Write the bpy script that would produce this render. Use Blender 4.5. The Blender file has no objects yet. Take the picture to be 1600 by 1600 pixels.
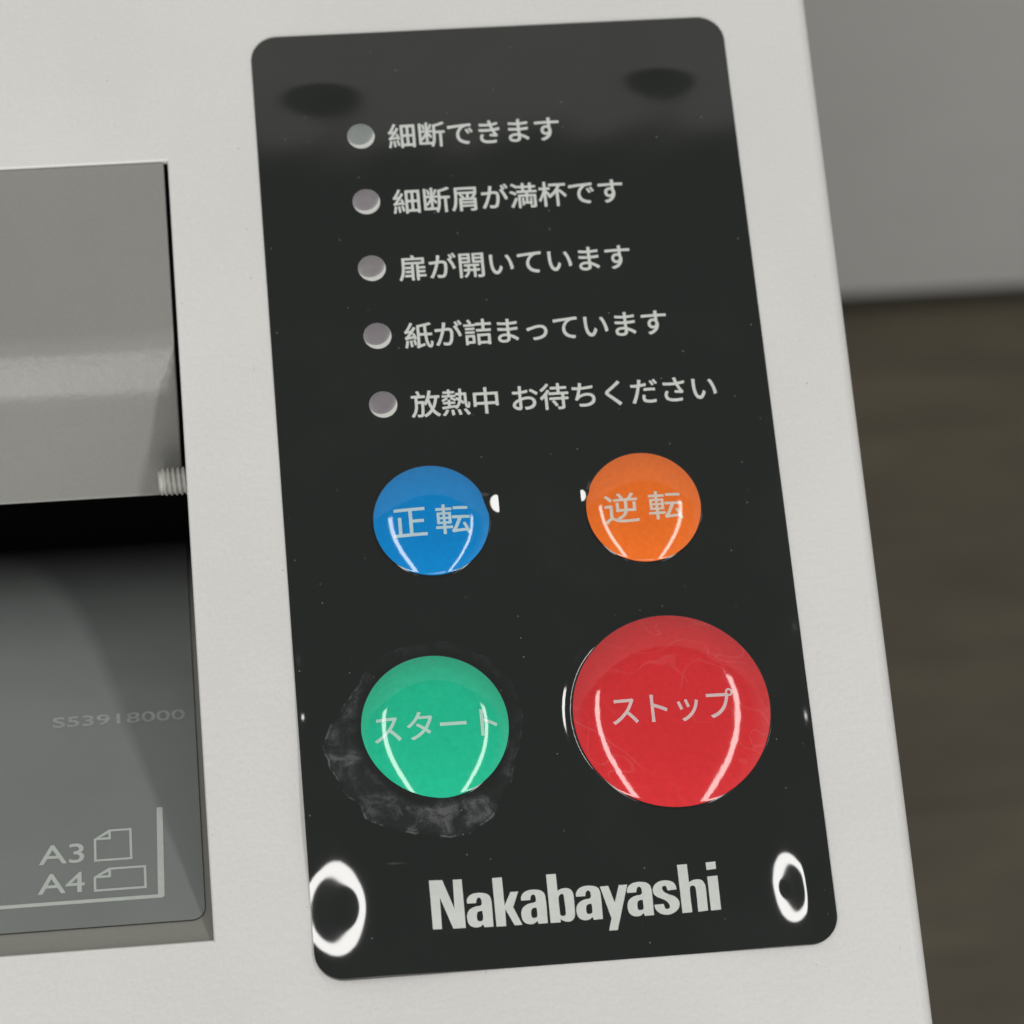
import bpy, bmesh, math, random
import numpy as np
from mathutils import Vector, Matrix

scene = bpy.context.scene
C = scene.collection
MM = 0.001                      # everything below is modelled in millimetres

# ---------------------------------------------------------------- camera
cd = bpy.data.cameras.new('camera')
cam = bpy.data.objects.new('camera', cd); C.objects.link(cam)
ROT = Matrix(((0.9933771499, -0.0910627429, 0.0700672166),
              (0.0620636466, 0.9384611393, 0.3397628492),
              (-0.0966950969, -0.3331640238, 0.9378975378)))     # world -> camera
cam.matrix_world = Matrix.Translation(Vector((-57.24, -190.6, 514.6)) * MM) @ ROT.transposed().to_4x4()
cd.sensor_width = 36.0
cd.lens = 36.0 * 4786.2 / 1600.0
cd.clip_start = 0.02; cd.clip_end = 60.0
cd.dof.use_dof = True
cd.dof.focus_distance = 0.536
cd.dof.aperture_fstop = 17.0
scene.camera = cam

# ---------------------------------------------------------------- world and lamps
w = bpy.data.worlds.new('World'); scene.world = w; w.use_nodes = True
wn = w.node_tree
bg = wn.nodes['Background']
# the room around the machine: dim ceiling overhead, lit walls lower down
wt = wn.nodes.new('ShaderNodeTexCoord'); wx = wn.nodes.new('ShaderNodeSeparateXYZ')
wn.links.new(wt.outputs['Generated'], wx.inputs[0])
wr = wn.nodes.new('ShaderNodeMapRange'); wr.interpolation_type = 'SMOOTHSTEP'
wn.links.new(wx.outputs[2], wr.inputs['Value'])
wr.inputs['From Min'].default_value = 0.25; wr.inputs['From Max'].default_value = 0.75
wr.inputs['To Min'].default_value = 0.72; wr.inputs['To Max'].default_value = 0.14
wn.links.new(wr.outputs['Result'], bg.inputs['Strength'])
bg.inputs['Color'].default_value = (0.985, 1.0, 0.98, 1)

def lamp(name, loc, sx, sy, power, rot=(0, 0, 0), col=(1.0, 0.985, 0.955)):
    l = bpy.data.lights.new(name, 'AREA'); l.shape = 'RECTANGLE'
    l.size = sx; l.size_y = sy; l.energy = power; l.color = col
    o = bpy.data.objects.new(name, l); C.objects.link(o)
    o.location = loc; o.rotation_euler = rot
    return o
# two long fluorescent rows on the ceiling running front to back, and an added broad fill light behind the camera for the cover's sheen
lamp('fluorescent_row', (-0.84, -1.05, 1.80), 0.20, 3.8, 24.0)
lamp('fluorescent_row', (1.04, -1.05, 1.80), 0.20, 3.8, 24.0)
lamp('added_fill_light', (-0.1, -2.25, 1.15), 1.5, 1.2, 22.0, (math.radians(63), 0, 0))

vs = scene.view_settings
scene.display_settings.display_device = 'sRGB'
vs.view_transform = 'Standard'; vs.look = 'None'; vs.exposure = 0.0; vs.gamma = 1.0
vs.use_curve_mapping = False

# ---------------------------------------------------------------- helpers
def link(o, parent=None):
    C.objects.link(o)
    if parent: o.parent = parent
    return o

def mesh(name, verts, faces, mat, parent=None, smooth=True, mats=None, fmat=None):
    me = bpy.data.meshes.new(name)
    me.from_pydata([(x * MM, y * MM, z * MM) for x, y, z in verts], [], faces)
    for m in (mats or [mat]): me.materials.append(m)
    if fmat is not None: me.polygons.foreach_set('material_index', fmat)
    me.polygons.foreach_set('use_smooth', [smooth] * len(me.polygons))
    me.update()
    return link(bpy.data.objects.new(name, me), parent)

def prism_x(name, prof, x0, x1, mat, parent=None, smooth=False):
    """closed (y,z) profile extruded along x"""
    n = len(prof)
    v = [(x0, y, z) for y, z in prof] + [(x1, y, z) for y, z in prof]
    f = [(i, (i + 1) % n, n + (i + 1) % n, n + i) for i in range(n)]
    f += [tuple(range(n))[::-1], tuple(range(n, 2 * n))]
    o = mesh(name, v, f, mat, parent, smooth)
    bm = bmesh.new(); bm.from_mesh(o.data); bmesh.ops.recalc_face_normals(bm, faces=bm.faces); bm.to_mesh(o.data); bm.free()
    return o

def box(name, x0, x1, y0, y1, z0, z1, mat, parent=None, bevel=0):
    bm = bmesh.new(); bmesh.ops.create_cube(bm, size=1.0)
    for v in bm.verts:
        v.co = Vector(((x0 + x1) / 2 + v.co.x * (x1 - x0), (y0 + y1) / 2 + v.co.y * (y1 - y0), (z0 + z1) / 2 + v.co.z * (z1 - z0))) * MM
    if bevel: bmesh.ops.bevel(bm, geom=bm.edges[:], offset=bevel * MM, segments=3, affect='EDGES', profile=0.5)
    me = bpy.data.meshes.new(name); bm.to_mesh(me); bm.free(); me.materials.append(mat)
    return link(bpy.data.objects.new(name, me), parent)

# ---------------------------------------------------------------- materials
def new_mat(name):
    m = bpy.data.materials.new(name); m.use_nodes = True
    nt = m.node_tree; b = nt.nodes['Principled BSDF']
    return m, nt, b, nt.nodes, nt.links

def coord(nt):
    return nt.nodes.new('ShaderNodeTexCoord').outputs['Object']

def noise(nt, vec, scale, detail=3, rough=0.5, distort=0.0):
    n = nt.nodes.new('ShaderNodeTexNoise'); n.inputs['Scale'].default_value = scale
    n.inputs['Detail'].default_value = detail; n.inputs['Roughness'].default_value = rough; n.inputs['Distortion'].default_value = distort
    nt.links.new(vec, n.inputs['Vector']); return n.outputs['Fac']

def math_n(nt, op, a, b=None, c=None, clamp=False):
    n = nt.nodes.new('ShaderNodeMath'); n.operation = op; n.use_clamp = clamp
    for i, v in enumerate((a, b, c)):
        if v is None: continue
        if isinstance(v, (int, float)): n.inputs[i].default_value = v
        else: nt.links.new(v, n.inputs[i])
    return n.outputs[0]

def smooth_n(nt, v, lo, hi, a=0.0, b=1.0):
    n = nt.nodes.new('ShaderNodeMapRange'); n.interpolation_type = 'SMOOTHSTEP'
    nt.links.new(v, n.inputs['Value'])
    n.inputs['From Min'].default_value = lo; n.inputs['From Max'].default_value = hi
    n.inputs['To Min'].default_value = a; n.inputs['To Max'].default_value = b
    return n.outputs['Result']

def mix_c(nt, fac, a, b):
    n = nt.nodes.new('ShaderNodeMix'); n.data_type = 'RGBA'
    if isinstance(fac, (int, float)): n.inputs['Factor'].default_value = fac
    else: nt.links.new(fac, n.inputs['Factor'])
    for k, v in ((6, a), (7, b)):
        if isinstance(v, tuple): n.inputs[k].default_value = (*v, 1)
        else: nt.links.new(v, n.inputs[k])
    return n.outputs[2]

def bump(nt, b, h, strength, dist):
    n = nt.nodes.new('ShaderNodeBump'); n.inputs['Strength'].default_value = strength
    n.inputs['Distance'].default_value = dist
    nt.links.new(h, n.inputs['Height']); nt.links.new(n.outputs['Normal'], b.inputs['Normal'])

def painted(name, col, var=0.03, rough=0.45, bscale=900, bstr=0.25, bdist=0.00008, ior=1.45, specks=0.0):
    """textured powder coat: fine orange-peel and faint mottling"""
    m, nt, b, N, L = new_mat(name); v = coord(nt)
    big = noise(nt, v, 25, 4, 0.6); fine = noise(nt, v, 1500, 2)
    f = math_n(nt, 'MULTIPLY_ADD', fine, 0.45, math_n(nt, 'MULTIPLY', big, 0.55))
    lo = tuple(c * (1 - var) for c in col); hi = tuple(min(1, c * (1 + var)) for c in col)
    c = mix_c(nt, smooth_n(nt, f, 0.35, 0.65), lo, hi)
    if specks:                                              # a few grains of dark dust
        vo = N.new('ShaderNodeTexVoronoi'); vo.voronoi_dimensions = '2D'; vo.inputs['Scale'].default_value = 70; L.new(v, vo.inputs['Vector'])
        sp = N.new('ShaderNodeSeparateColor'); L.new(vo.outputs['Color'], sp.inputs[0])
        k = math_n(nt, 'MULTIPLY', math_n(nt, 'LESS_THAN', vo.outputs['Distance'], smooth_n(nt, sp.outputs[1], 0, 1, 0.003, 0.014)), math_n(nt, 'GREATER_THAN', sp.outputs[0], 0.6))
        c = mix_c(nt, math_n(nt, 'MULTIPLY', k, specks), c, (0.12, 0.11, 0.09))
    L.new(c, b.inputs['Base Color'])
    b.inputs['Roughness'].default_value = rough; b.inputs['IOR'].default_value = ior
    bump(nt, b, noise(nt, v, bscale, 3, 0.6), bstr, bdist)
    return m

def glossy(name, col, rough=0.06, ior=1.5, dust=0.0, var=0.0):
    m, nt, b, N, L = new_mat(name); v = coord(nt)
    c = mix_c(nt, smooth_n(nt, noise(nt, v, 700, 3), 0.3, 0.7), tuple(x * (1 - var) for x in col), tuple(min(1, x * (1 + var)) for x in col))
    L.new(c, b.inputs['Base Color'])
    b.inputs['Roughness'].default_value = rough; b.inputs['IOR'].default_value = ior
    return m

# casing: warm white textured powder coat
M_case = painted('white_powder_coat', (0.622, 0.616, 0.603), 0.03, 0.40, 750, 0.55, 0.00016, specks=0.35)
M_cover = painted('grey_textured_paint', (0.240, 0.239, 0.224), 0.03, 0.25, 480, 0.6, 0.00020)
M_ramp = painted('grey_smooth_paint', (0.25, 0.25, 0.225), 0.03, 0.45, 900, 0.2, 0.00006)
M_black, *_ = new_mat('black_interior'); _[1].inputs['Base Color'].default_value = (0.006, 0.006, 0.006, 1); _[1].inputs['Roughness'].default_value = 0.7
M_steel = painted('light_grey_painted_steel', (0.42, 0.42, 0.39), 0.04, 0.38, 1500, 0.2, 0.00004)
M_print = glossy('pale_print', (0.56, 0.59, 0.56), 0.08, 1.5, var=0.03)
M_print_ramp = glossy('pale_print_on_film', (0.50, 0.54, 0.51), 0.16, 1.45, var=0.03)
M_serial = glossy('faint_serial_print', (0.34, 0.365, 0.35), 0.16, 1.45, var=0.1)
M_rim = glossy('black_film_rim', (0.012, 0.013, 0.012), 0.07, 1.55)
M_edge = glossy('dark_film_edge', (0.03, 0.03, 0.028), 0.4, 1.45)

# glossy black membrane with scuffs, scratches and dust
GX, GY = -21.28 * MM, -46.7 * MM
def film_material():
    m, nt, b, N, L = new_mat('glossy_black_membrane'); v = coord(nt)
    sep = N.new('ShaderNodeSeparateXYZ'); L.new(v, sep.inputs[0])
    dx = math_n(nt, 'SUBTRACT', sep.outputs[0], GX); dy = math_n(nt, 'SUBTRACT', sep.outputs[1], GY)
    d = math_n(nt, 'SQRT', math_n(nt, 'ADD', math_n(nt, 'MULTIPLY', dx, dx), math_n(nt, 'MULTIPLY', dy, dy)))
    dmm = math_n(nt, 'MULTIPLY', d, 1000.0)
    # direction towards the lower left, where most of the worn ring lies
    dot = math_n(nt, 'ADD', math_n(nt, 'MULTIPLY', dx, -0.52), math_n(nt, 'MULTIPLY', dy, -0.854))
    cosa = math_n(nt, 'DIVIDE', dot, d)
    n1 = noise(nt, v, 110, 3, 0.5); n2 = noise(nt, v, 260, 7, 0.62, 0.7); n3 = noise(nt, v, 1600, 3, 0.6)
    wob = math_n(nt, 'MULTIPLY', math_n(nt, 'SUBTRACT', n1, 0.5), 5.0)
    rout = math_n(nt, 'MULTIPLY_ADD', smooth_n(nt, cosa, -0.1, 1.0), 4.8, 15.3)
    e = math_n(nt, 'SUBTRACT', math_n(nt, 'ADD', dmm, wob), rout)             # <0 inside the worn ring
    band = math_n(nt, 'MULTIPLY', smooth_n(nt, math_n(nt, 'ADD', dmm, wob), 13.0, 15.2), smooth_n(nt, e, -1.0, 0.4, 1.0, 0.0))
    amt = smooth_n(nt, cosa, -0.7, 0.8, 0.26, 1.0)
    wisps = smooth_n(nt, n2, 0.42, 0.70, 0.12, 1.0)
    rim = math_n(nt, 'MULTIPLY', smooth_n(nt, math_n(nt, 'ABSOLUTE', e), 0.0, 0.28, 1.0, 0.0), smooth_n(nt, n2, 0.45, 0.6))
    worn = math_n(nt, 'MULTIPLY', amt, math_n(nt, 'ADD', math_n(nt, 'MULTIPLY', band, wisps), math_n(nt, 'MULTIPLY', rim, 1.0)), clamp=True)
    # hairline scratches: strongly stretched noise, only in patches
    mp = N.new('ShaderNodeMapping'); mp.inputs['Scale'].default_value = (1900, 90, 1); mp.inputs['Rotation'].default_value = (0, 0, 0.22); L.new(v, mp.inputs['Vector'])
    sc = noise(nt, mp.outputs[0], 1.0, 2, 0.5)
    patch = smooth_n(nt, noise(nt, v, 45, 2), 0.52, 0.70)
    scr = math_n(nt, 'MULTIPLY', smooth_n(nt, sc, 0.72, 0.80), patch)
    # dust specks
    vo = N.new('ShaderNodeTexVoronoi'); vo.voronoi_dimensions = '2D'; vo.inputs['Scale'].default_value = 230; L.new(v, vo.inputs['Vector'])
    sp = N.new('ShaderNodeSeparateColor'); L.new(vo.outputs['Color'], sp.inputs[0])
    size = smooth_n(nt, sp.outputs[1], 0.0, 1.0, 0.003, 0.026)
    speck = math_n(nt, 'MULTIPLY', math_n(nt, 'LESS_THAN', vo.outputs['Distance'], size), math_n(nt, 'GREATER_THAN', sp.outputs[0], 0.80))
    smear = smooth_n(nt, noise(nt, v, 30, 4, 0.65), 0.45, 0.75)
    base = mix_c(nt, smear, (0.0095, 0.0116, 0.0104), (0.0130, 0.0153, 0.0140))
    base = mix_c(nt, math_n(nt, 'MULTIPLY', math_n(nt, 'MULTIPLY', worn, smooth_n(nt, n3, 0.3, 0.7, 0.10, 0.27)), 1.0), base, (0.29, 0.30, 0.315))
    base = mix_c(nt, math_n(nt, 'MULTIPLY', scr, 0.16), base, (0.35, 0.36, 0.36))
    base = mix_c(nt, math_n(nt, 'MULTIPLY', speck, 0.42), base, (0.5, 0.51, 0.49))
    L.new(base, b.inputs['Base Color'])
    b.inputs['IOR'].default_value = 1.86
    L.new(math_n(nt, 'MULTIPLY_ADD', worn, 0.3, 0.06), b.inputs['Roughness'])
    bump(nt, b, math_n(nt, 'ADD', math_n(nt, 'MULTIPLY', worn, math_n(nt, 'MULTIPLY', n2, 0.25)), math_n(nt, 'MULTIPLY', n3, 0.01)), 0.25, 0.00006)
    return m
M_film = film_material()

# ---------------------------------------------------------------- setting: floor and the wall behind
def floor_material():
    m, nt, b, N, L = new_mat('brown_wood_floor'); v = coord(nt)
    mp = N.new('ShaderNodeMapping'); mp.inputs['Scale'].default_value = (5, 14, 1); L.new(v, mp.inputs['Vector'])
    g = noise(nt, mp.outputs[0], 1.6, 6, 0.6)
    mp2 = N.new('ShaderNodeMapping'); mp2.inputs['Scale'].default_value = (12, 60, 1); L.new(v, mp2.inputs['Vector'])
    g2 = noise(nt, mp2.outputs[0], 1.0, 4, 0.6)
    br = N.new('ShaderNodeTexBrick'); L.new(v, br.inputs['Vector']); br.inputs['Scale'].default_value = 1.0
    br.inputs['Brick Width'].default_value = 0.9; br.inputs['Row Height'].default_value = 0.075; br.inputs['Mortar Size'].default_value = 0.0012
    br.inputs['Color1'].default_value = (0.95, 0.95, 0.95, 1); br.inputs['Color2'].default_value = (1.05, 1.05, 1.05, 1); br.inputs['Mortar'].default_value = (0.7, 0.7, 0.7, 1)
    f = math_n(nt, 'MULTIPLY_ADD', g2, 0.4, math_n(nt, 'MULTIPLY', g, 0.6))
    c = mix_c(nt, smooth_n(nt, f, 0.35, 0.68), (0.060, 0.050, 0.033), (0.095, 0.078, 0.051))
    mm_ = N.new('ShaderNodeMix'); mm_.data_type = 'RGBA'; mm_.blend_type = 'MULTIPLY'; mm_.inputs['Factor'].default_value = 1.0
    L.new(c, mm_.inputs[6]); L.new(br.outputs['Color'], mm_.inputs[7]); L.new(mm_.outputs[2], b.inputs['Base Color'])
    b.inputs['Roughness'].default_value = 0.55
    return m
floor = mesh('floor', [(-4000, -4000, -900), (4000, -4000, -900), (4000, 4000, -900), (-4000, 4000, -900)], [(0, 1, 2, 3)], floor_material(), None, False)
floor['kind'] = 'structure'; floor['label'] = 'dark brown wooden floor below the machine'
M_wall = painted('grey_painted_wall', (0.47, 0.46, 0.445), 0.02, 0.6, 60, 0.1, 0.0005)
M_strip = painted('dark_strip', (0.03, 0.026, 0.02), 0.1, 0.5)
wall = box('wall', -1600, 1900, 0, 60, -900, 688, M_wall)
strip_b = box('foot_strip', -1600, 1900, -3, 0.0, -899.8, -884, M_strip, wall)  # thin dark strip along the foot of the wall
wall.location = (0.0, 0.411, 0.0)
wall['kind'] = 'structure'; wall['label'] = 'plain grey wall panel behind the machine'

# ---------------------------------------------------------------- the shredder
root = bpy.data.objects.new('paper_shredder', None); C.objects.link(root)
root.location = (-0.15, 0.0, -0.9)
root['label'] = 'white office paper shredder with black control panel and coloured buttons'
root['category'] = 'paper shredder'
bpy.context.view_layer.update()
PINV = root.matrix_world.inverted()
def part(o, label=None):
    o.parent = root; o.matrix_parent_inverse = PINV
    if label: o['label'] = label
    return o

# --- casing: folded sheet with the feed slot cut out and a rounded right edge
SX0, SX1, SY0, SY1 = -372.0, -61.75, -81.15, 65.45
def build_casing():
    bm = bmesh.new()
    def V(x, y, z): return bm.verts.new((x * MM, y * MM, z * MM))
    xl, yf, yb, zb = -440.0, -150.0, 200.0, -895.0
    xr = lambda y: 60.75 - 0.0114 * -1 * (y + 6) * 1.0
    r = 2.6
    ys = [yf, SY0 - 0.5, SY1 + 0.5, yb]
    xs = [lambda y: xl, lambda y: SX0 - 0.5, lambda y: SX1 + 0.5, lambda y: xr(y) - r]
    g = [[V(fx(y), y, 0) for fx in xs] for y in ys]
    for j in range(3):
        for i in range(3):
            if i == 1 and j == 1: continue
            bm.faces.new((g[j][i], g[j][i + 1], g[j + 1][i + 1], g[j + 1][i]))
    # rounded right edge
    prev = [g[j][3] for j in range(4)]
    for k in range(1, 13):
        a = math.pi / 2 * k / 12
        cur = [V(xr(y) - r + r * math.sin(a), y, -r + r * math.cos(a)) for y in ys]
        for j in range(3): bm.faces.new((prev[j], cur[j], cur[j + 1], prev[j + 1]))
        prev = cur
    low = [V(xr(y), y, zb) for y in ys]
    for j in range(3): bm.faces.new((prev[j], low[j], low[j + 1], prev[j + 1]))
    # left, front, back
    ll = [V(xl, y, zb) for y in ys]
    for j in range(3): bm.faces.new((g[j][0], g[j + 1][0], ll[j + 1], ll[j]))
    for j, fl in ((0, False), (3, True)):
        y = ys[j]
        arc = [V(xr(y) - r + r * math.sin(math.pi / 2 * k / 12), y, -r + r * math.cos(math.pi / 2 * k / 12)) for k in range(13)]
        loop = [V(xl, y, 0)] + arc + [V(xr(y), y, zb), V(xl, y, zb)]
        bm.faces.new(loop if fl else loop[::-1])
    # turned-down lip of the slot
    ring = [g[1][1], g[1][2], g[2][2], g[2][1]]
    cs = [(SX0, SY0), (SX1, SY0), (SX1, SY1), (SX0, SY1)]
    sg = [(-1, -1), (1, -1), (1, 1), (-1, 1)]
    for off, z in ((0.25, -0.07), (0.07, -0.25), (0.0, -0.5), (0.0, -1.6)):
        nr = [V(cs[k][0] + sg[k][0] * off, cs[k][1] + sg[k][1] * off, z) for k in range(4)]
        for k in range(4): bm.faces.new((ring[k], nr[k], nr[(k + 1) % 4], ring[(k + 1) % 4]))
        ring = nr
    bmesh.ops.recalc_face_normals(bm, faces=bm.faces)
    me = bpy.data.meshes.new('casing'); bm.to_mesh(me); bm.free()
    me.materials.append(M_case)
    me.polygons.foreach_set('use_smooth', [True] * len(me.polygons)); me.set_sharp_from_angle(angle=math.radians(28))
    return link(bpy.data.objects.new('casing', me))
part(build_casing())

# --- dark throat under the slot
def build_throat():
    x0, x1, y0, y1, z0, z1 = -374.5, -59.2, -83.6, 67.9, -120.0, -1.65
    v = [(x0, y0, z1), (x1, y0, z1), (x1, y1, z1), (x0, y1, z1), (x0, y0, z0), (x1, y0, z0), (x1, y1, z0), (x0, y1, z0)]
    f = [(0, 1, 5, 4), (1, 2, 6, 5), (2, 3, 7, 6), (3, 0, 4, 7), (4, 5, 6, 7)]
    f += []
    o = mesh('feed_throat', v, f, M_black, None, False)
    return o
part(build_throat())

# --- grey rolled cover over the far side of the slot
def build_cover():
    # slope of the sheet along its way down: flat, a rolled step, then a gentler apron
    up = [(65.2, -0.5)]
    y, z, s = 32.5, -0.9, 0.0
    up.append((y, z))
    tilt = lambda q: math.radians(float(np.interp(q, [0, 1.2, 4.5, 10.5, 14.5, 40], [1, 8, 37, 43, 21, 19])))
    while y + 0.36 * z > 0.2:                               # apron ends at the dark gap
        t = tilt(s); y -= 0.4 * math.cos(t); z -= 0.4 * math.sin(t); s += 0.4
        up.append((y, z))
    t1 = tilt(s); ye, ze = y, z
    for k in range(1, 7):                                   # small hem at the lower edge
        a = t1 + (math.pi - 0.3) * k / 6
        up.append((ye - 0.35 * (math.sin(a) - math.sin(t1)), ze - 0.35 * (math.cos(t1) - math.cos(a))))
    yl, zl = up[-1]
    up += [(yl + 8, zl + 0.5), (40.0, -9.0), (65.2, -6.0)]
    bm = bmesh.new()
    x0, x1 = -371.0, -62.45
    A = [bm.verts.new((x0 * MM, y * MM, z * MM)) for y, z in up]
    B = [bm.verts.new((x1 * MM, y * MM, z * MM)) for y, z in up]
    n = len(up)
    for i in range(n): bm.faces.new((A[i], A[(i + 1) % n], B[(i + 1) % n], B[i]))
    bm.faces.new(A[::-1]); cap = bm.faces.new(B)
    bmesh.ops.recalc_face_normals(bm, faces=bm.faces)
    bmesh.ops.bevel(bm, geom=list(cap.edges), offset=0.45 * MM, segments=3, affect='EDGES', profile=0.5)
    me = bpy.data.meshes.new('feed_cover'); bm.to_mesh(me); bm.free(); me.materials.append(M_cover)
    me.polygons.foreach_set('use_smooth', [True] * len(me.polygons)); me.set_sharp_from_angle(angle=math.radians(35))
    return link(bpy.data.objects.new('feed_cover', me))
part(build_cover())

# --- sloping paper guide on the near side, with a dark film sticker
TR = 0.48
RN = Vector((0, TR, 1)).normalized()
rz = lambda y: -0.8 - TR * (y + 82.0)
def on_ramp(x, y, h):                                        # h above the guide surface, along its normal
    return (x, y + RN.y * h, rz(y) + RN.z * h)
def guide_line(y_near, h=0.0):
    """(y, z) points of the guide surface from the slot edge down into the throat, lifted by h"""
    ys_ = list(np.linspace(y_near, -20.0, 12))
    P = [(y + RN.y * h, rz(y) + RN.z * h) for y in ys_]
    t0, t1, R_ = math.atan(TR), math.radians(70), 68.0
    for k in range(1, 31):
        t = t0 + (t1 - t0) * k / 30
        P.append((-20.0 + R_ * (math.sin(t) - math.sin(t0)) + math.sin(t) * h, rz(-20.0) - R_ * (math.cos(t0) - math.cos(t)) + math.cos(t) * h))
    return P
gl = guide_line(-82.0)
guide = prism_x('paper_guide', [(-83.0, rz(-82.6))] + gl + [(gl[-1][0] - 3, gl[-1][1] - 1), (-22.0, rz(-20) - 4), (-83.0, rz(-82.6) - 2)], -373.0, -60.2, M_ramp, None, True)
guide.data.set_sharp_from_angle(angle=math.radians(30)); part(guide)

def film_sheet():
    x0, x1, r = -371.0, -62.95, 2.3
    hi, lo = guide_line(-76.95, 0.35), guide_line(-76.95, 0.0)
    # rounded near corner: rows close to the edge get shorter
    rows = [-76.95 + r - r * math.cos(math.pi / 2 * k / 10) for k in range(10)] + list(np.linspace(-76.95 + r, -20.0, 12))
    top = [(on_ramp(0, y, 0.35), on_ramp(0, y, 0.0), x1 - r + r * math.sqrt(max(0.0, 1 - max(0.0, (-76.95 + r - y) / r) ** 2))) for y in rows]
    P = [(a[1], a[2], c[1], c[2], xr) for a, c, xr in top] + [(a[0], a[1], c[0], c[1], x1) for a, c in zip(hi[12:], lo[12:])]
    n = len(P)
    v = [(x0, p[0], p[1]) for p in P] + [(p[4], p[0], p[1]) for p in P] + [(p[4], p[2], p[3]) for p in P] + [(x0, P[0][2], P[0][3])]
    f = [(i, n + i, n + i + 1, i + 1) for i in range(n - 1)]; fm = [0] * (n - 1)
    f += [(n + i, 2 * n + i, 2 * n + i + 1, n + i + 1) for i in range(n - 1)] + [(0, 3 * n, 2 * n, n)]; fm += [1] * n
    m, nt, b, N, L = new_mat('dark_translucent_film'); c = coord(nt)
    col = mix_c(nt, smooth_n(nt, noise(nt, c, 40, 4, 0.6), 0.35, 0.65), (0.195, 0.210, 0.206), (0.210, 0.225, 0.220))
    L.new(col, b.inputs['Base Color']); b.inputs['Roughness'].default_value = 0.16; b.inputs['IOR'].default_value = 1.45
    bump(nt, b, noise(nt, c, 900, 2), 0.06, 0.00005)
    o = mesh('guide_film', v, f, None, guide, True, [m, M_edge], fm)
    bm = bmesh.new(); bm.from_mesh(o.data); bmesh.ops.recalc_face_normals(bm, faces=bm.faces)
    if sum(q.normal.z for q in bm.faces if q.material_index == 0) < 0: bmesh.ops.reverse_faces(bm, faces=bm.faces[:])
    bm.to_mesh(o.data); bm.free()
    o.data.set_sharp_from_angle(angle=math.radians(40))
    return o
gfilm = film_sheet()

# ---------------------------------------------------------------- lettering
def dense(me, maxlen):
    bm = bmesh.new(); bm.from_mesh(me)
    bmesh.ops.triangulate(bm, faces=bm.faces[:])
    for _ in range(5):
        long = [e for e in bm.edges if e.calc_length() > maxlen * MM]
        if not long: break
        bmesh.ops.subdivide_edges(bm, edges=long, cuts=1)
        bmesh.ops.triangulate(bm, faces=[f for f in bm.faces if len(f.verts) > 3])
    bm.to_mesh(me); bm.free()

def finish_print(name, me, place, mat, parent, maxlen=None):
    """place(x_mm, y_mm) -> (point_mm, normal); me holds flat outlines in metres"""
    if maxlen: dense(me, maxlen)
    nrm = []
    flip = []
    for v in me.vertices:
        p, n = place(v.co.x / MM, v.co.y / MM)
        v.co = Vector(p) * MM + n * v.co.z; nrm.append(tuple(n))
    me.materials.clear(); me.materials.append(mat)
    me.polygons.foreach_set('use_smooth', [True] * len(me.polygons))
    for p in me.polygons:
        p.material_index = 0
    me.update()
    bm = bmesh.new(); bm.from_mesh(me)
    bad = [f for f in bm.faces if f.normal.z < 0]
    if bad: bmesh.ops.reverse_faces(bm, faces=bad)
    bm.to_mesh(me); bm.free()
    me.normals_split_custom_set_from_vertices(nrm)
    me.name = name
    return link(bpy.data.objects.new(name, me), parent)

def text_mesh(body, x0, x1, yb, yt, weight=0.0):
    """flat text mesh whose ink fills the box x0..x1, yb..yt (mm)"""
    cu = bpy.data.curves.new('lettering', 'FONT'); cu.body = body; cu.size = 1.0
    cu.resolution_u = 6; cu.fill_mode = 'FRONT'
    o = bpy.data.objects.new('lettering', cu); C.objects.link(o)
    dg = bpy.context.evaluated_depsgraph_get(); dg.update()
    me = bpy.data.meshes.new_from_object(o.evaluated_get(dg))
    bpy.data.objects.remove(o); bpy.data.curves.remove(cu)
    co = np.empty(len(me.vertices) * 3, np.float32); me.vertices.foreach_get('co', co); co = co.reshape(-1, 3)
    mn = co.min(0); mx = co.max(0)
    x0 += weight; x1 -= weight; yb += weight; yt -= weight
    sx = (x1 - x0) / (mx[0] - mn[0]); sy = (yt - yb) / (mx[1] - mn[1])
    co[:, 0] = (x0 + (co[:, 0] - mn[0]) * sx) * MM; co[:, 1] = (yb + (co[:, 1] - mn[1]) * sy) * MM; co[:, 2] = 0
    me.vertices.foreach_set('co', co.ravel()); me.update()
    if not weight: return me
    # heavier strokes with rounded ends: the same outline laid down again round a small circle
    out = [me]
    for k in range(8):
        c = me.copy(); a = math.pi / 4 * k
        q = co + np.array([weight * math.cos(a), weight * math.sin(a), 0.0015 * (k + 1)], np.float32) * np.float32(MM)
        c.vertices.foreach_set('co', q.ravel()); out.append(c)
    return join_meshes(out)

def join_meshes(list_):
    bm = bmesh.new()
    for m in list_: bm.from_mesh(m); bpy.data.meshes.remove(m)
    me = bpy.data.meshes.new('lettering'); bm.to_mesh(me); bm.free()
    return me

def outline_mesh(polys):
    """filled flat mesh from closed outlines in mm (inner outlines become holes)"""
    cu = bpy.data.curves.new('outline', 'CURVE'); cu.dimensions = '2D'; cu.fill_mode = 'BOTH'
    for P in polys:
        s = cu.splines.new('POLY'); s.points.add(len(P) - 1); s.use_cyclic_u = True
        for q, (x, y) in zip(s.points, P): q.co = (x, y, 0, 1)
    o = bpy.data.objects.new('outline', cu); C.objects.link(o)
    dg = bpy.context.evaluated_depsgraph_get(); dg.update()
    me = bpy.data.meshes.new_from_object(o.evaluated_get(dg))
    bpy.data.objects.remove(o); bpy.data.curves.remove(cu)
    for v in me.vertices: v.co = Vector((v.co.x, v.co.y, 0)) * MM
    return me

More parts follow.
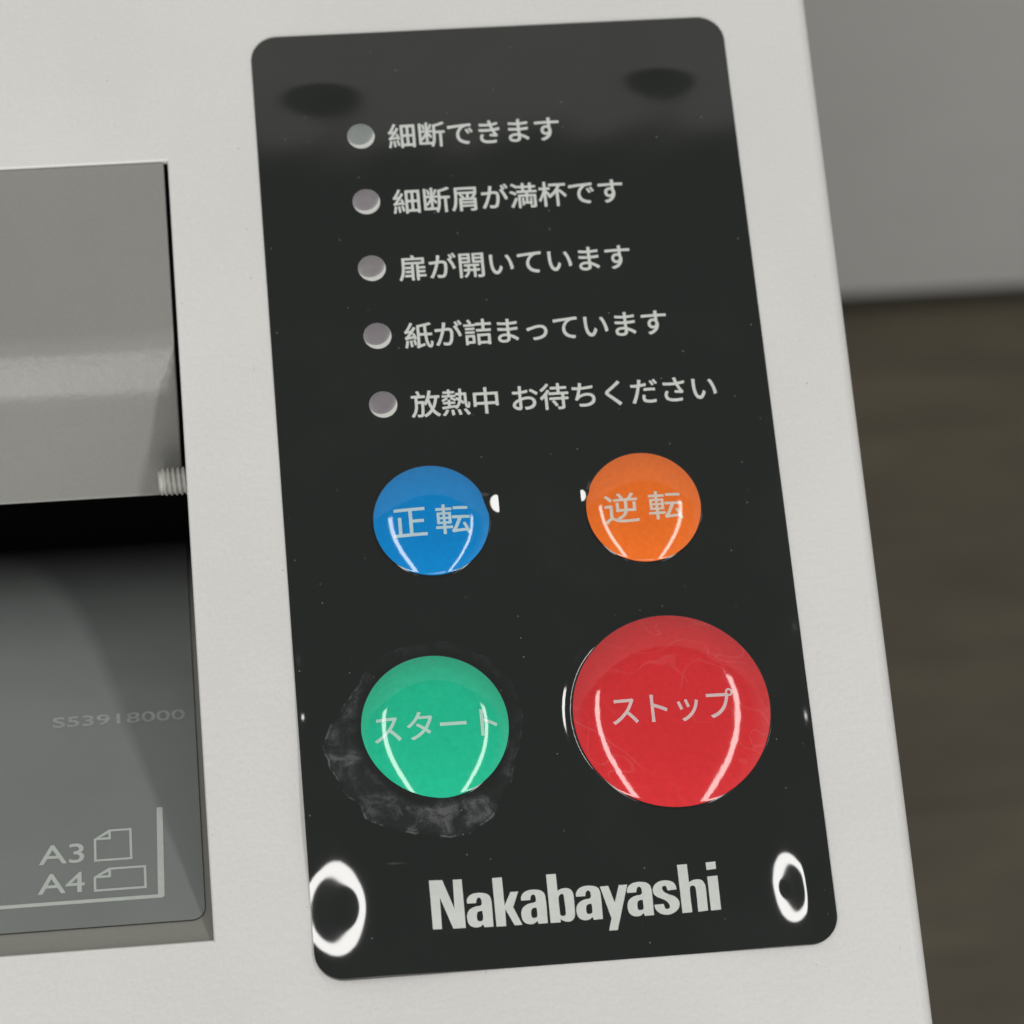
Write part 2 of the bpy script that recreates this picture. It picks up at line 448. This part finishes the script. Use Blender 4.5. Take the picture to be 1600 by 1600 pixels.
def rounded(P, corners, n=6):
    """closed outline through P, smooth except at the listed corner points"""
    out = []; N_ = len(P)
    for i in range(N_):
        p0, p1, p2, p3 = (np.array(P[(i + k) % N_], float) for k in (-1, 0, 1, 2))
        fa, fb = i not in corners, (i + 1) % N_ not in corners
        if not fa and not fb: out.append(tuple(p1)); continue
        d = np.linalg.norm(p2 - p1)
        def tan(a, b_, c_):
            t = c_ - a; t = t / (np.linalg.norm(t) + 1e-9); return t * d
        m1 = tan(p0, p1, p2) if fa else (p2 - p1)
        m2 = tan(p1, p2, p3) if fb else (p2 - p1)
        for k in range(n):
            t = k / n
            q = (2*t**3 - 3*t*t + 1) * p1 + (t**3 - 2*t*t + t) * m1 + (-2*t**3 + 3*t*t) * p2 + (t**3 - t*t) * m2
            out.append(tuple(q))
    return out

# ---------------------------------------------------------------- control panel membrane
PW, PH, PR = 45.0, 89.9, 5.0
T0 = 0.25
BUTTONS = {                     # centre, radius, edge slope, exponent
    'blue':   (-18.77, -8.60, 10.35, 0.57, 2.4),
    'orange': (19.50, -8.60, 10.35, 0.58, 2.5),
    'green':  (-21.28, -46.70, 12.87, 0.68, 2.9),
    'red':    (20.45, -46.70, 17.44, 0.68, 3.2)}
SCREWS = [(-32.3, 80.6, 0.21, 5.2, 5.2, 3.5), (32.2, 80.4, 0.19, 4.8, 4.8, 3.2)]      # centre, height, sigma left, right, y
# two screw heads push the film up near the lower corners: the film falls away outwards
FLANKS = [(-38.8, -77.8, 5.3, 7.2, 0.232, 1, 1.85, 0.54), (36.2, -80.0, 3.2, 5.0, 0.172, -1, 0.95, 0.36),   # centre, half axes, slope, side, lift, dark core
          (-6.9, -6.1, 1.45, 1.9, 0.218, -1, 0.10, 0.0), (8.75, -5.6, 0.95, 1.35, 0.292, 1, 0.10, 0.0)]       # small puckers beside two buttons
RIDGES = [('red', 174, 40, 0.385, 0.8, 1.15), ('green', 4, 34, 0.105, 0.25, 0.38)]     # button, angle, half width, height, offset, width
PR_R = np.linspace(0, 3, 301); PR_V = np.interp(PR_R, [0, .40, .62, 1.0, 1.3, 1.7, 2.1], [1.32, 1.29, 1.06, .95, .62, .16, 0.0])
for _k in range(3): PR_V[1:-1] = np.convolve(np.pad(PR_V, 12, 'edge'), np.ones(25) / 25, 'valid')[1:-1]
PB_V = np.interp(PR_R, [0, 0.8, 1.6, 2.4], [1.03, 0.95, 0.35, 0.0])
def flank(x, y, xc, yc, ax, ay, s, side, lift, core):
    v0 = (y - yc) / ay
    u = (x - xc) * side                                     # rises towards the middle of the panel
    v = (y - yc) / ay
    v = np.sign(v) * np.where(np.abs(v) > 1, 1 + (np.abs(v) - 1) * np.where(v > 0, 0.6, 0.8), np.abs(v))
    tot = 0 * x
    for t, wt in zip(*np.polynomial.legendre.leggauss(20)):
        q = np.clip(u, -1.5 * ax, 1.5 * ax) * (t + 1) / 2
        rr = np.hypot(q / ax, v)
        if core: tot = tot + wt / 2 * np.interp(np.where(rr < 1, np.interp(rr, [0, core, 1], [0, 0.62, 1]), rr), PR_R, PR_V)
        else: tot = tot + wt / 2 * np.interp(rr, PR_R, PB_V)
    hh = s * np.clip(u, -1.5 * ax, 1.5 * ax) * tot
    fade = np.where(u > 0.9 * ax, np.exp(-((u - 0.9 * ax) / (3.1 * ax)) ** 2), 1.0)
    fade = np.where(u < -1.15 * ax, np.exp(-((u + 1.15 * ax) / (1.3 * ax)) ** 2), fade)
    return hh * fade + lift * np.exp(-0.5 * ((u / (2.2 * ax)) ** 2 + (v0 / 2.3) ** 2))
EDGE_BUMPS = [(42.5, -49.5, 0.335, 1.5, 3.0), (42.6, -33.0, 0.31, 1.5, 2.4), (-42.6, -33.0, 0.47, 1.5, 3.0), (-42.6, -43.5, 0.47, 1.45, 2.2)]
def hfilm(x, y):
    h = T0 + 0 * x
    for cx, cy, A, sl, sr, sy in SCREWS + [(q[0], q[1], q[2], q[3], q[3], q[4]) for q in EDGE_BUMPS]:
        sx = np.where(x < cx, sl, sr)
        h = h + A * np.exp(-0.5 * (((x - cx) / sx) ** 2 + ((y - cy) / sy) ** 2))
    for q in FLANKS: h = h + flank(x, y, *q)
    for b, ang, half, A, d0, wd in RIDGES:
        cx, cy, a = BUTTONS[b][:3]
        d = np.hypot(x - cx, y - cy) - a
        t = np.degrees(np.arctan2(y - cy, x - cx)) - ang
        t = (t + 180) % 360 - 180
        ramp_ = np.clip((d + 0.25) / 0.45, 0, 1); ramp_ = ramp_ * ramp_ * (3 - 2 * ramp_)
        wave = 1 / np.maximum(np.abs(np.cos(np.radians(t + ang))), 0.72)    # keeps the sideways slope even round the arc
        h = h + A * wave * np.exp(-((d - d0) / wd) ** 2) * np.exp(-np.abs(t / half) ** 2.6) * ramp_ * (d > -0.3)
    h = h + 0.012 * np.sin(x * 0.11 + 0.7) * np.sin(y * 0.083 + 0.4) + 0.006 * np.sin(x * 0.23 + y * 0.17) + 0.003 * np.sin(y * 0.41 - x * 0.31)
    return np.maximum(h, 0.2)

TBX = np.linspace(-46, 46, 231); TBY = np.linspace(-91, 91, 456)
TBZ = hfilm(*np.meshgrid(TBX, TBY))
def hlook(x, y):
    fx = (x + 46) / 92 * 230; fy = (y + 91) / 182 * 455
    i, j = int(fx), int(fy); p, q = fx - i, fy - j
    return float((TBZ[j, i] * (1 - p) + TBZ[j, i + 1] * p) * (1 - q) + (TBZ[j + 1, i] * (1 - p) + TBZ[j + 1, i + 1] * p) * q)

def build_panel():
    step = 0.25
    ys = []
    for k in range(17):
        a = math.pi / 2 * k / 16; ys.append(-PH + PR - PR * math.cos(a))
    ys = ys[:-1] + list(np.linspace(-PH + PR, PH - PR, int((2 * PH - 2 * PR) / step) + 1)) + [-q for q in ys[:-1]][::-1]
    ys = np.array(ys)
    over = np.maximum(np.abs(ys) - (PH - PR), 0)
    hw = PW - PR + np.sqrt(np.maximum(PR * PR - over * over, 0))
    nx = int(2 * PW / step) + 1
    u = np.linspace(-1, 1, nx)
    X = hw[:, None] * u[None, :]; Y = np.repeat(ys[:, None], nx, 1)
    Z = hfilm(X, Y)
    ny = len(ys)
    top = np.stack([X, Y, Z], -1).reshape(-1, 3)
    idx = np.arange(ny * nx).reshape(ny, nx)
    quads = np.stack([idx[:-1, :-1], idx[:-1, 1:], idx[1:, 1:], idx[1:, :-1]], -1).reshape(-1, 4)
    border = np.concatenate([idx[0, :], idx[1:, -1], idx[-1, -2::-1], idx[-2:0:-1, 0]])
    bv = top[border].copy(); bv[:, 2] = 0.0
    n0 = len(top); nb = len(border); k = np.arange(nb)
    skirt = np.stack([border, n0 + k, n0 + (k + 1) % nb, border[(k + 1) % nb]], -1)
    V_ = np.concatenate([top, bv]) * MM; F_ = np.concatenate([quads, skirt])
    me = bpy.data.meshes.new('control_panel')
    me.vertices.add(len(V_)); me.vertices.foreach_set('co', V_.astype(np.float32).ravel())
    me.loops.add(F_.size); me.loops.foreach_set('vertex_index', F_.astype(np.int32).ravel())
    me.polygons.add(len(F_)); me.polygons.foreach_set('loop_start', np.arange(0, F_.size, 4, dtype=np.int32))
    me.polygons.foreach_set('use_smooth', np.concatenate([np.ones(len(quads), bool), np.zeros(nb, bool)]))
    me.materials.append(M_film); me.materials.append(M_edge)
    me.polygons.foreach_set('material_index', np.concatenate([np.zeros(len(quads), np.int32), np.ones(nb, np.int32)]))
    me.update(); me.validate()
    me.set_sharp_from_angle(angle=math.radians(60))
    return link(bpy.data.objects.new('control_panel', me))
panel = part(build_panel())

def on_film(lift):
    def place(x, y):
        e = 0.4
        z = hlook(x, y); gx = (hlook(x + e, y) - hlook(x - e, y)) / (2 * e); gy = (hlook(x, y + e) - hlook(x, y - e)) / (2 * e)
        return (x, y, z + lift), Vector((-gx, -gy, 1)).normalized()
    return place

STATUS = [('細断できます', -20.56, 11.66), ('細断屑が満杯です', -20.73, 22.32), ('扉が開いています', -20.73, 22.25),
          ('紙が詰まっています', -20.74, 27.61), ('放熱中 お待ちください', -20.65, 35.34)]
for i, (s, x0, x1) in enumerate(STATUS):
    y = 65.15 - 13.5 * i + 0.35
    me = text_mesh(s, x0, x1, y - 0.25, y + 4.95, 0.075)
    finish_print('status_lettering', me, on_film(0.03), M_print, panel, 0.9)

GLYPH = {
 'N':([(-24.73,-74.25),(-22.43,-74.25),(-20.71,-79.36),(-20.60,-74.26),(-19.05,-74.25),(-19.03,-82.70),(-21.21,-82.70),(-23.09,-77.30),(-23.14,-82.70),(-24.70,-82.70)],[0,1,2,3,4,5,6,7,8,9]),
 'a':([(-14.28,-82.71),(-14.24,-78.73),(-14.42,-77.54),(-14.99,-76.99),(-16.04,-76.75),(-17.21,-76.83),(-18.03,-77.23),(-18.48,-77.94),(-18.49,-78.53),(-16.90,-78.52),(-16.84,-78.07),(-16.62,-77.68),(-16.36,-77.58),(-16.05,-77.79),(-15.95,-78.35),(-15.99,-78.76),(-16.24,-78.99),(-16.91,-79.07),(-17.58,-79.27),(-18.29,-79.76),(-18.64,-80.48),(-18.67,-81.31),(-18.45,-82.08),(-17.95,-82.53),(-17.23,-82.71),(-16.56,-82.60),(-16.01,-82.22),(-15.87,-82.73)],[0,8,9,26,27]),
 'a_in':([(-15.95,-79.93),(-16.36,-79.92),(-16.75,-80.08),(-16.94,-80.44),(-16.99,-81.19),(-16.84,-81.58),(-16.48,-81.67),(-16.10,-81.59),(-15.95,-81.27)],[0]),
 'k':([(-13.80,-74.30),(-12.09,-74.26),(-12.06,-79.21),(-10.84,-76.90),(-9.49,-76.89),(-10.61,-79.57),(-9.29,-82.70),(-10.61,-82.72),(-12.01,-79.80),(-12.10,-82.76),(-13.76,-82.75)],[0,1,2,3,4,5,6,7,8,9,10]),
 'b':([(-4.42,-74.27),(-2.74,-74.27),(-2.72,-77.27),(-2.15,-76.97),(-1.31,-76.87),(-0.58,-77.09),(-0.14,-77.67),(-0.04,-78.52),(-0.09,-81.36),(-0.26,-82.10),(-0.71,-82.57),(-1.30,-82.73),(-1.95,-82.62),(-2.42,-82.36),(-2.67,-82.21),(-2.69,-82.75),(-4.43,-82.74)],[0,1,2,14,15,16]),
 'b_in':([(-2.66,-78.65),(-2.51,-78.12),(-2.02,-77.82),(-1.76,-78.05),(-1.71,-78.73),(-1.65,-81.08),(-1.77,-81.57),(-2.19,-81.69),(-2.59,-81.51),(-2.66,-80.92)],[]),
 'y':([(4.63,-77.05),(6.08,-77.03),(6.92,-80.04),(7.91,-77.04),(9.39,-77.05),(6.94,-84.81),(5.46,-84.80),(6.08,-82.70)],[0,1,2,3,4,5,6,7]),
 's':([(17.80,-78.56),(17.72,-77.92),(17.37,-77.31),(16.74,-76.96),(15.92,-76.82),(14.90,-76.95),(14.09,-77.48),(13.70,-78.21),(13.76,-78.97),(14.21,-79.51),(14.91,-79.90),(15.70,-80.34),(16.18,-80.88),(16.33,-81.44),(16.13,-81.76),(15.79,-81.83),(15.48,-81.62),(15.31,-80.90),(13.68,-80.94),(13.81,-81.67),(14.32,-82.33),(15.19,-82.76),(16.27,-82.78),(17.23,-82.39),(17.88,-81.72),(18.06,-80.90),(17.80,-80.20),(17.19,-79.65),(16.24,-79.24),(15.62,-78.82),(15.30,-78.25),(15.43,-77.88),(15.77,-77.76),(16.08,-77.97),(16.22,-78.61)],[0,17,18,34]),
 'h':([(18.34,-74.29),(20.05,-74.29),(20.06,-77.51),(20.73,-77.18),(21.58,-77.10),(22.30,-77.34),(22.76,-78.14),(22.83,-79.15),(22.78,-82.68),(21.10,-82.77),(21.11,-79.02),(20.98,-78.30),(20.62,-78.13),(20.23,-78.24),(20.06,-78.86),(20.07,-82.73),(18.37,-82.77)],[0,1,2,8,9,15,16]),
 'dot':([(23.30,-74.28),(25.00,-74.26),(24.96,-75.58),(23.32,-75.62)],[0,1,2,3]),
 'i':([(23.29,-76.78),(25.05,-76.77),(25.02,-82.73),(23.28,-82.74)],[0,1,2,3]),
}

def brand():
    R_ = lambda n, dx=0.0: rounded([(x + dx, y) for x, y in GLYPH[n][0]], GLYPH[n][1])
    ms = []
    for n in ('N', 'k', 'y', 's', 'h', 'dot', 'i'): ms.append(outline_mesh([R_(n)]))
    ms.append(outline_mesh([R_('b'), R_('b_in')]))
    for ax in (-14.28, -4.91, 4.60, 13.45):
        ms.append(outline_mesh([R_('a', ax + 14.28), R_('a_in', ax + 14.28)]))
    return join_meshes(ms)
finish_print('brand_lettering', brand(), on_film(0.03), M_print, panel, 1.2)

# --- indicator lights: lit crescent and shaded upper part, coloured in as two discs
M_lit_disc = glossy('lit_crescent_white', (0.56, 0.57, 0.54), 0.2, 1.45)
SHADE_TINT = [(0.218, 0.240, 0.238), (0.205, 0.187, 0.200), (0.208, 0.195, 0.203), (0.190, 0.173, 0.188), (0.190, 0.173, 0.188)]
SHADE_NAME = ['greenish grey', 'pinkish grey', 'neutral grey', 'mauve grey', 'dull mauve']
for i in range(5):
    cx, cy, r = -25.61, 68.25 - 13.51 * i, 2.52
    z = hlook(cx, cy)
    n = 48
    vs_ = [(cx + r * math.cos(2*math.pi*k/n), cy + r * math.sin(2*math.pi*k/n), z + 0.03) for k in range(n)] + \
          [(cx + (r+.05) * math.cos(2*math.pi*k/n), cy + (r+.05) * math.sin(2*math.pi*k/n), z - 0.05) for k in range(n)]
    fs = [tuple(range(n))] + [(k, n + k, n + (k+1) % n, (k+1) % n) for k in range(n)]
    lit_disc = part(mesh('indicator_light', vs_, fs, M_lit_disc, None, False), 'small round indicator window with %s painted shade' % SHADE_NAME[i])
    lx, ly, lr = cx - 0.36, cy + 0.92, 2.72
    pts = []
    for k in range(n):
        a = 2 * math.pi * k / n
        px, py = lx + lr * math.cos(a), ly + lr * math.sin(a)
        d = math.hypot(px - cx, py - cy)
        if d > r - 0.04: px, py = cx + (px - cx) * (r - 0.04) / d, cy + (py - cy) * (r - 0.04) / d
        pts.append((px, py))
    shade_m = glossy('indicator_shade', SHADE_TINT[i], 0.32, 1.45, var=0.05)
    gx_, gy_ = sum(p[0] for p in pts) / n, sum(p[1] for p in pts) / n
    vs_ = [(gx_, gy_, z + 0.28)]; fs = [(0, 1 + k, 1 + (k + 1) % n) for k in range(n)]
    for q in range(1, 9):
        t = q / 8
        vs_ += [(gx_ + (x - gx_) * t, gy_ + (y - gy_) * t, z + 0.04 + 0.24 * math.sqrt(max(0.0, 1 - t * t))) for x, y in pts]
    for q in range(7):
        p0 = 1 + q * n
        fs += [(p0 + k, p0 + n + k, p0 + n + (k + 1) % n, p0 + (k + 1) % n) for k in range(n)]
    mesh('lens', vs_, fs, shade_m, lit_disc, True)  # grey disc that stands for the shaded part of the window

# --- the four domed buttons
APEX = {'blue': (0.15, -0.24), 'orange': (0.0, -0.22), 'green': (0.05, 0.08), 'red': (-0.03, 0.10)}
def dome(b):
    cx, cy, a, S, n = BUTTONS[b]
    H = S * a / (n + 1)
    ax, ay = APEX[b][0] * a, APEX[b][1] * a
    def hgt(x, y):
        px, py = x - cx - ax, y - cy - ay
        d = math.hypot(px, py)
        if d < 1e-9: return T0 + 0.30 + H
        ux, uy = px / d, py / d
        k = ux * ax + uy * ay                                # distance from the apex to the rim along this direction
        R_ = -k + math.sqrt(max(0.0, k * k + a * a - ax * ax - ay * ay))
        return T0 + 0.30 + H * (1 - min(d / R_, 1.0) ** (n + 1))
    def f(x, y):
        e = 0.02
        gx = (hgt(x + e, y) - hgt(x - e, y)) / (2 * e); gy = (hgt(x, y + e) - hgt(x, y - e)) / (2 * e)
        return hgt(x, y), Vector((-gx, -gy, 1)).normalized()
    return f
BCOL = {'blue': (0.001, 0.205, 0.54), 'orange': (0.77, 0.15, 0.018), 'green': (0.014, 0.465, 0.265), 'red': (0.60, 0.027, 0.032)}
BPRINT = {'blue': (0.42, 0.56, 0.62), 'orange': (0.62, 0.52, 0.44), 'green': (0.40, 0.62, 0.53), 'red': (0.62, 0.45, 0.45)}
BLABEL = {'blue': 'blue domed forward button', 'orange': 'orange domed reverse button', 'green': 'green domed start button', 'red': 'large red domed stop button'}
BTEXT = {'blue': [('正', -25.70, -19.75, -11.98, -6.60), ('転', -18.15, -12.0, -12.0, -6.35)],
         'orange': [('逆', 12.2, 18.35, -11.95, -6.25), ('転', 20.1, 26.3, -11.75, -6.35)],
         'green': [('スタート', -32.0, -10.5, -49.5, -44.45)],
         'red': [('ストップ', 9.55, 31.1, -49.65, -44.1)]}
def button_material(b):
    m, nt, bs, N, L = new_mat(b + '_gloss'); v = coord(nt)
    c = BCOL[b]
    f = smooth_n(nt, noise(nt, v, 900, 3, 0.7), 0.3, 0.7)
    col = mix_c(nt, f, tuple(x * 0.95 for x in c), tuple(min(1, x * 1.05) for x in c))
    if b == 'red':
        # rubbed marks on the red dome
        wv = noise(nt, v, 47, 2, 0.5)
        lines = smooth_n(nt, math_n(nt, 'ABSOLUTE', math_n(nt, 'SUBTRACT', wv, 0.52)), 0.0, 0.008, 1.0, 0.0)
        keep = smooth_n(nt, noise(nt, v, 75, 2), 0.40, 0.62)
        lines = math_n(nt, 'MAXIMUM', lines, smooth_n(nt, math_n(nt, 'ABSOLUTE', math_n(nt, 'SUBTRACT', noise(nt, v, 95, 1, 0.4, 0.8), 0.5)), 0.0, 0.010, 0.8, 0.0))
        col = mix_c(nt, math_n(nt, 'MULTIPLY', math_n(nt, 'MULTIPLY', lines, keep), 0.11), col, (0.75, 0.35, 0.35))
    L.new(col, bs.inputs['Base Color'])
    bump(nt, bs, noise(nt, v, 150, 3, 0.55), 0.5 if b == 'red' else 0.3, 0.00009)
    bs.inputs['Roughness'].default_value = 0.07; bs.inputs['IOR'].default_value = 1.6
    return m
for b, (cx, cy, a, S, n) in BUTTONS.items():
    f = dome(b)
    NR, NA = 48, 128
    V_ = [(cx, cy, f(cx, cy)[0])]; F_ = []; FM = []
    rad = [a * (k / NR) for k in range(1, NR + 1)]
    extra = [(a + 0.06, T0 + 0.28), (a + 0.22, T0 + 0.20), (a + 0.30, T0 - 0.1)]
    for r in rad: V_ += [(cx + r * math.cos(2*math.pi*k/NA), cy + r * math.sin(2*math.pi*k/NA), f(cx + r * math.cos(2*math.pi*k/NA), cy + r * math.sin(2*math.pi*k/NA))[0]) for k in range(NA)]
    for r, z in extra: V_ += [(cx + r * math.cos(2*math.pi*k/NA), cy + r * math.sin(2*math.pi*k/NA), z) for k in range(NA)]
    for k in range(NA): F_.append((0, 1 + k, 1 + (k + 1) % NA)); FM.append(0)
    for j in range(NR + len(extra) - 1):
        for k in range(NA):
            p = 1 + j * NA
            F_.append((p + k, p + NA + k, p + NA + (k + 1) % NA, p + (k + 1) % NA)); FM.append(0 if j < NR - 1 else 1)
    o = mesh('push_button', V_, F_, None, None, True, [button_material(b), M_rim], FM)
    o.data.set_sharp_from_angle(angle=math.radians(30))
    part(o, BLABEL[b])
    def place(x, y, f=f):
        z, nn = f(x, y); return (x + nn.x * 0.03, y + nn.y * 0.03, z + nn.z * 0.03), nn
    me = join_meshes([text_mesh(t, x0, x1, y0, y1, 0.06 if len(t) == 1 else 0.05) for t, x0, x1, y0, y1 in BTEXT[b]])
    finish_print('button_lettering', me, place, glossy(b + '_print', BPRINT[b], 0.07, 1.5, var=0.04), o, 0.5)

# --- markings on the guide film
def on_sheet(x, y):
    return on_ramp(x, y, 0.40), RN
def rect(x0, x1, y0, y1): return [(x0, y0), (x1, y0), (x1, y1), (x0, y1)]
finish_print('size_lettering', join_meshes([text_mesh('A3', -91.1, -83.3, -64.15, -60.25, 0.05), text_mesh('A4', -91.3, -83.3, -69.98, -66.0, 0.05)]), on_sheet, M_print_ramp, gfilm)
def corner_line():
    r = 0.35; P = [(-371.0, -72.25), (-70.2, -72.25)]
    P += [(-69.72, -71.95), (-69.45, -54.2), (-69.6, -54.05), (-70.35, -54.05), (-70.5, -54.2), (-70.85, -71.55), (-371.0, -71.55)]
    return outline_mesh([P])
finish_print('corner_mark', corner_line(), on_sheet, M_print_ramp, gfilm)
def sheet_icon(x0, x1, y0, y1, fx, fy, t=0.42):
    outer = [(x0, y0), (x1, y0), (x1, y1), (x0 + fx, y1), (x0, y1 - fy)]
    k = t * 0.8
    inner = [(x0 + t, y0 + t), (x1 - t, y0 + t), (x1 - t, y1 - t), (x0 + fx + k, y1 - t), (x0 + fx + k, y1 - fy - t * .6), (x0 + t, y1 - fy - t * .6)]
    fold = [(x0 + t * 2.6, y1 - fy + t * .5), (x0 + fx - t * .3, y1 - fy + t * .5), (x0 + fx - t * .3, y1 - t * 1.9)]
    return outline_mesh([outer, inner, fold])
finish_print('large_sheet_icon', sheet_icon(-81.6, -75.0, -64.2, -57.9, 2.65, 1.75), on_sheet, M_print_ramp, gfilm)
finish_print('small_sheet_icon', sheet_icon(-81.75, -72.7, -70.15, -65.6, 2.65, 1.65), on_sheet, M_print_ramp, gfilm)
finish_print('serial_number', text_mesh('S53918000', -88.5, -64.7, -35.75, -33.5, 0.06), on_sheet, M_serial, gfilm)

# --- threaded screw end poking out at the side of the slot
def build_screw():
    cy, cz, r0, r1, pitch = 5.2, -8.6, 2.15, 2.65, 0.92
    x0, x1 = -66.9, -60.5
    na, per = 40, 8
    nseg = int((x1 - x0) / pitch * per)
    V_ = []; F_ = []
    for i in range(nseg + 1):
        x = x0 + (x1 - x0) * i / nseg
        for k in range(na):
            a = 2 * math.pi * k / na
            ph = (x - x0) / pitch - k / na
            tri = abs((ph % 1.0) * 2 - 1)
            r = r0 + (r1 - r0) * tri
            r *= min(1.0, 0.72 + 0.28 * (x - x0) / 0.7)
            V_.append((x, cy + r * math.cos(a), cz + r * math.sin(a)))
    for i in range(nseg):
        for k in range(na):
            p = i * na
            F_.append((p + k, p + (k + 1) % na, p + na + (k + 1) % na, p + na + k))
    F_.append(tuple(range(na))); F_.append(tuple(nseg * na + k for k in range(na))[::-1])
    o = mesh('threaded_screw', V_, F_, M_steel, None, True)
    bm = bmesh.new(); bm.from_mesh(o.data); bmesh.ops.recalc_face_normals(bm, faces=bm.faces); bm.to_mesh(o.data); bm.free()
    o.data.set_sharp_from_angle(angle=math.radians(50))
    return o
part(build_screw())
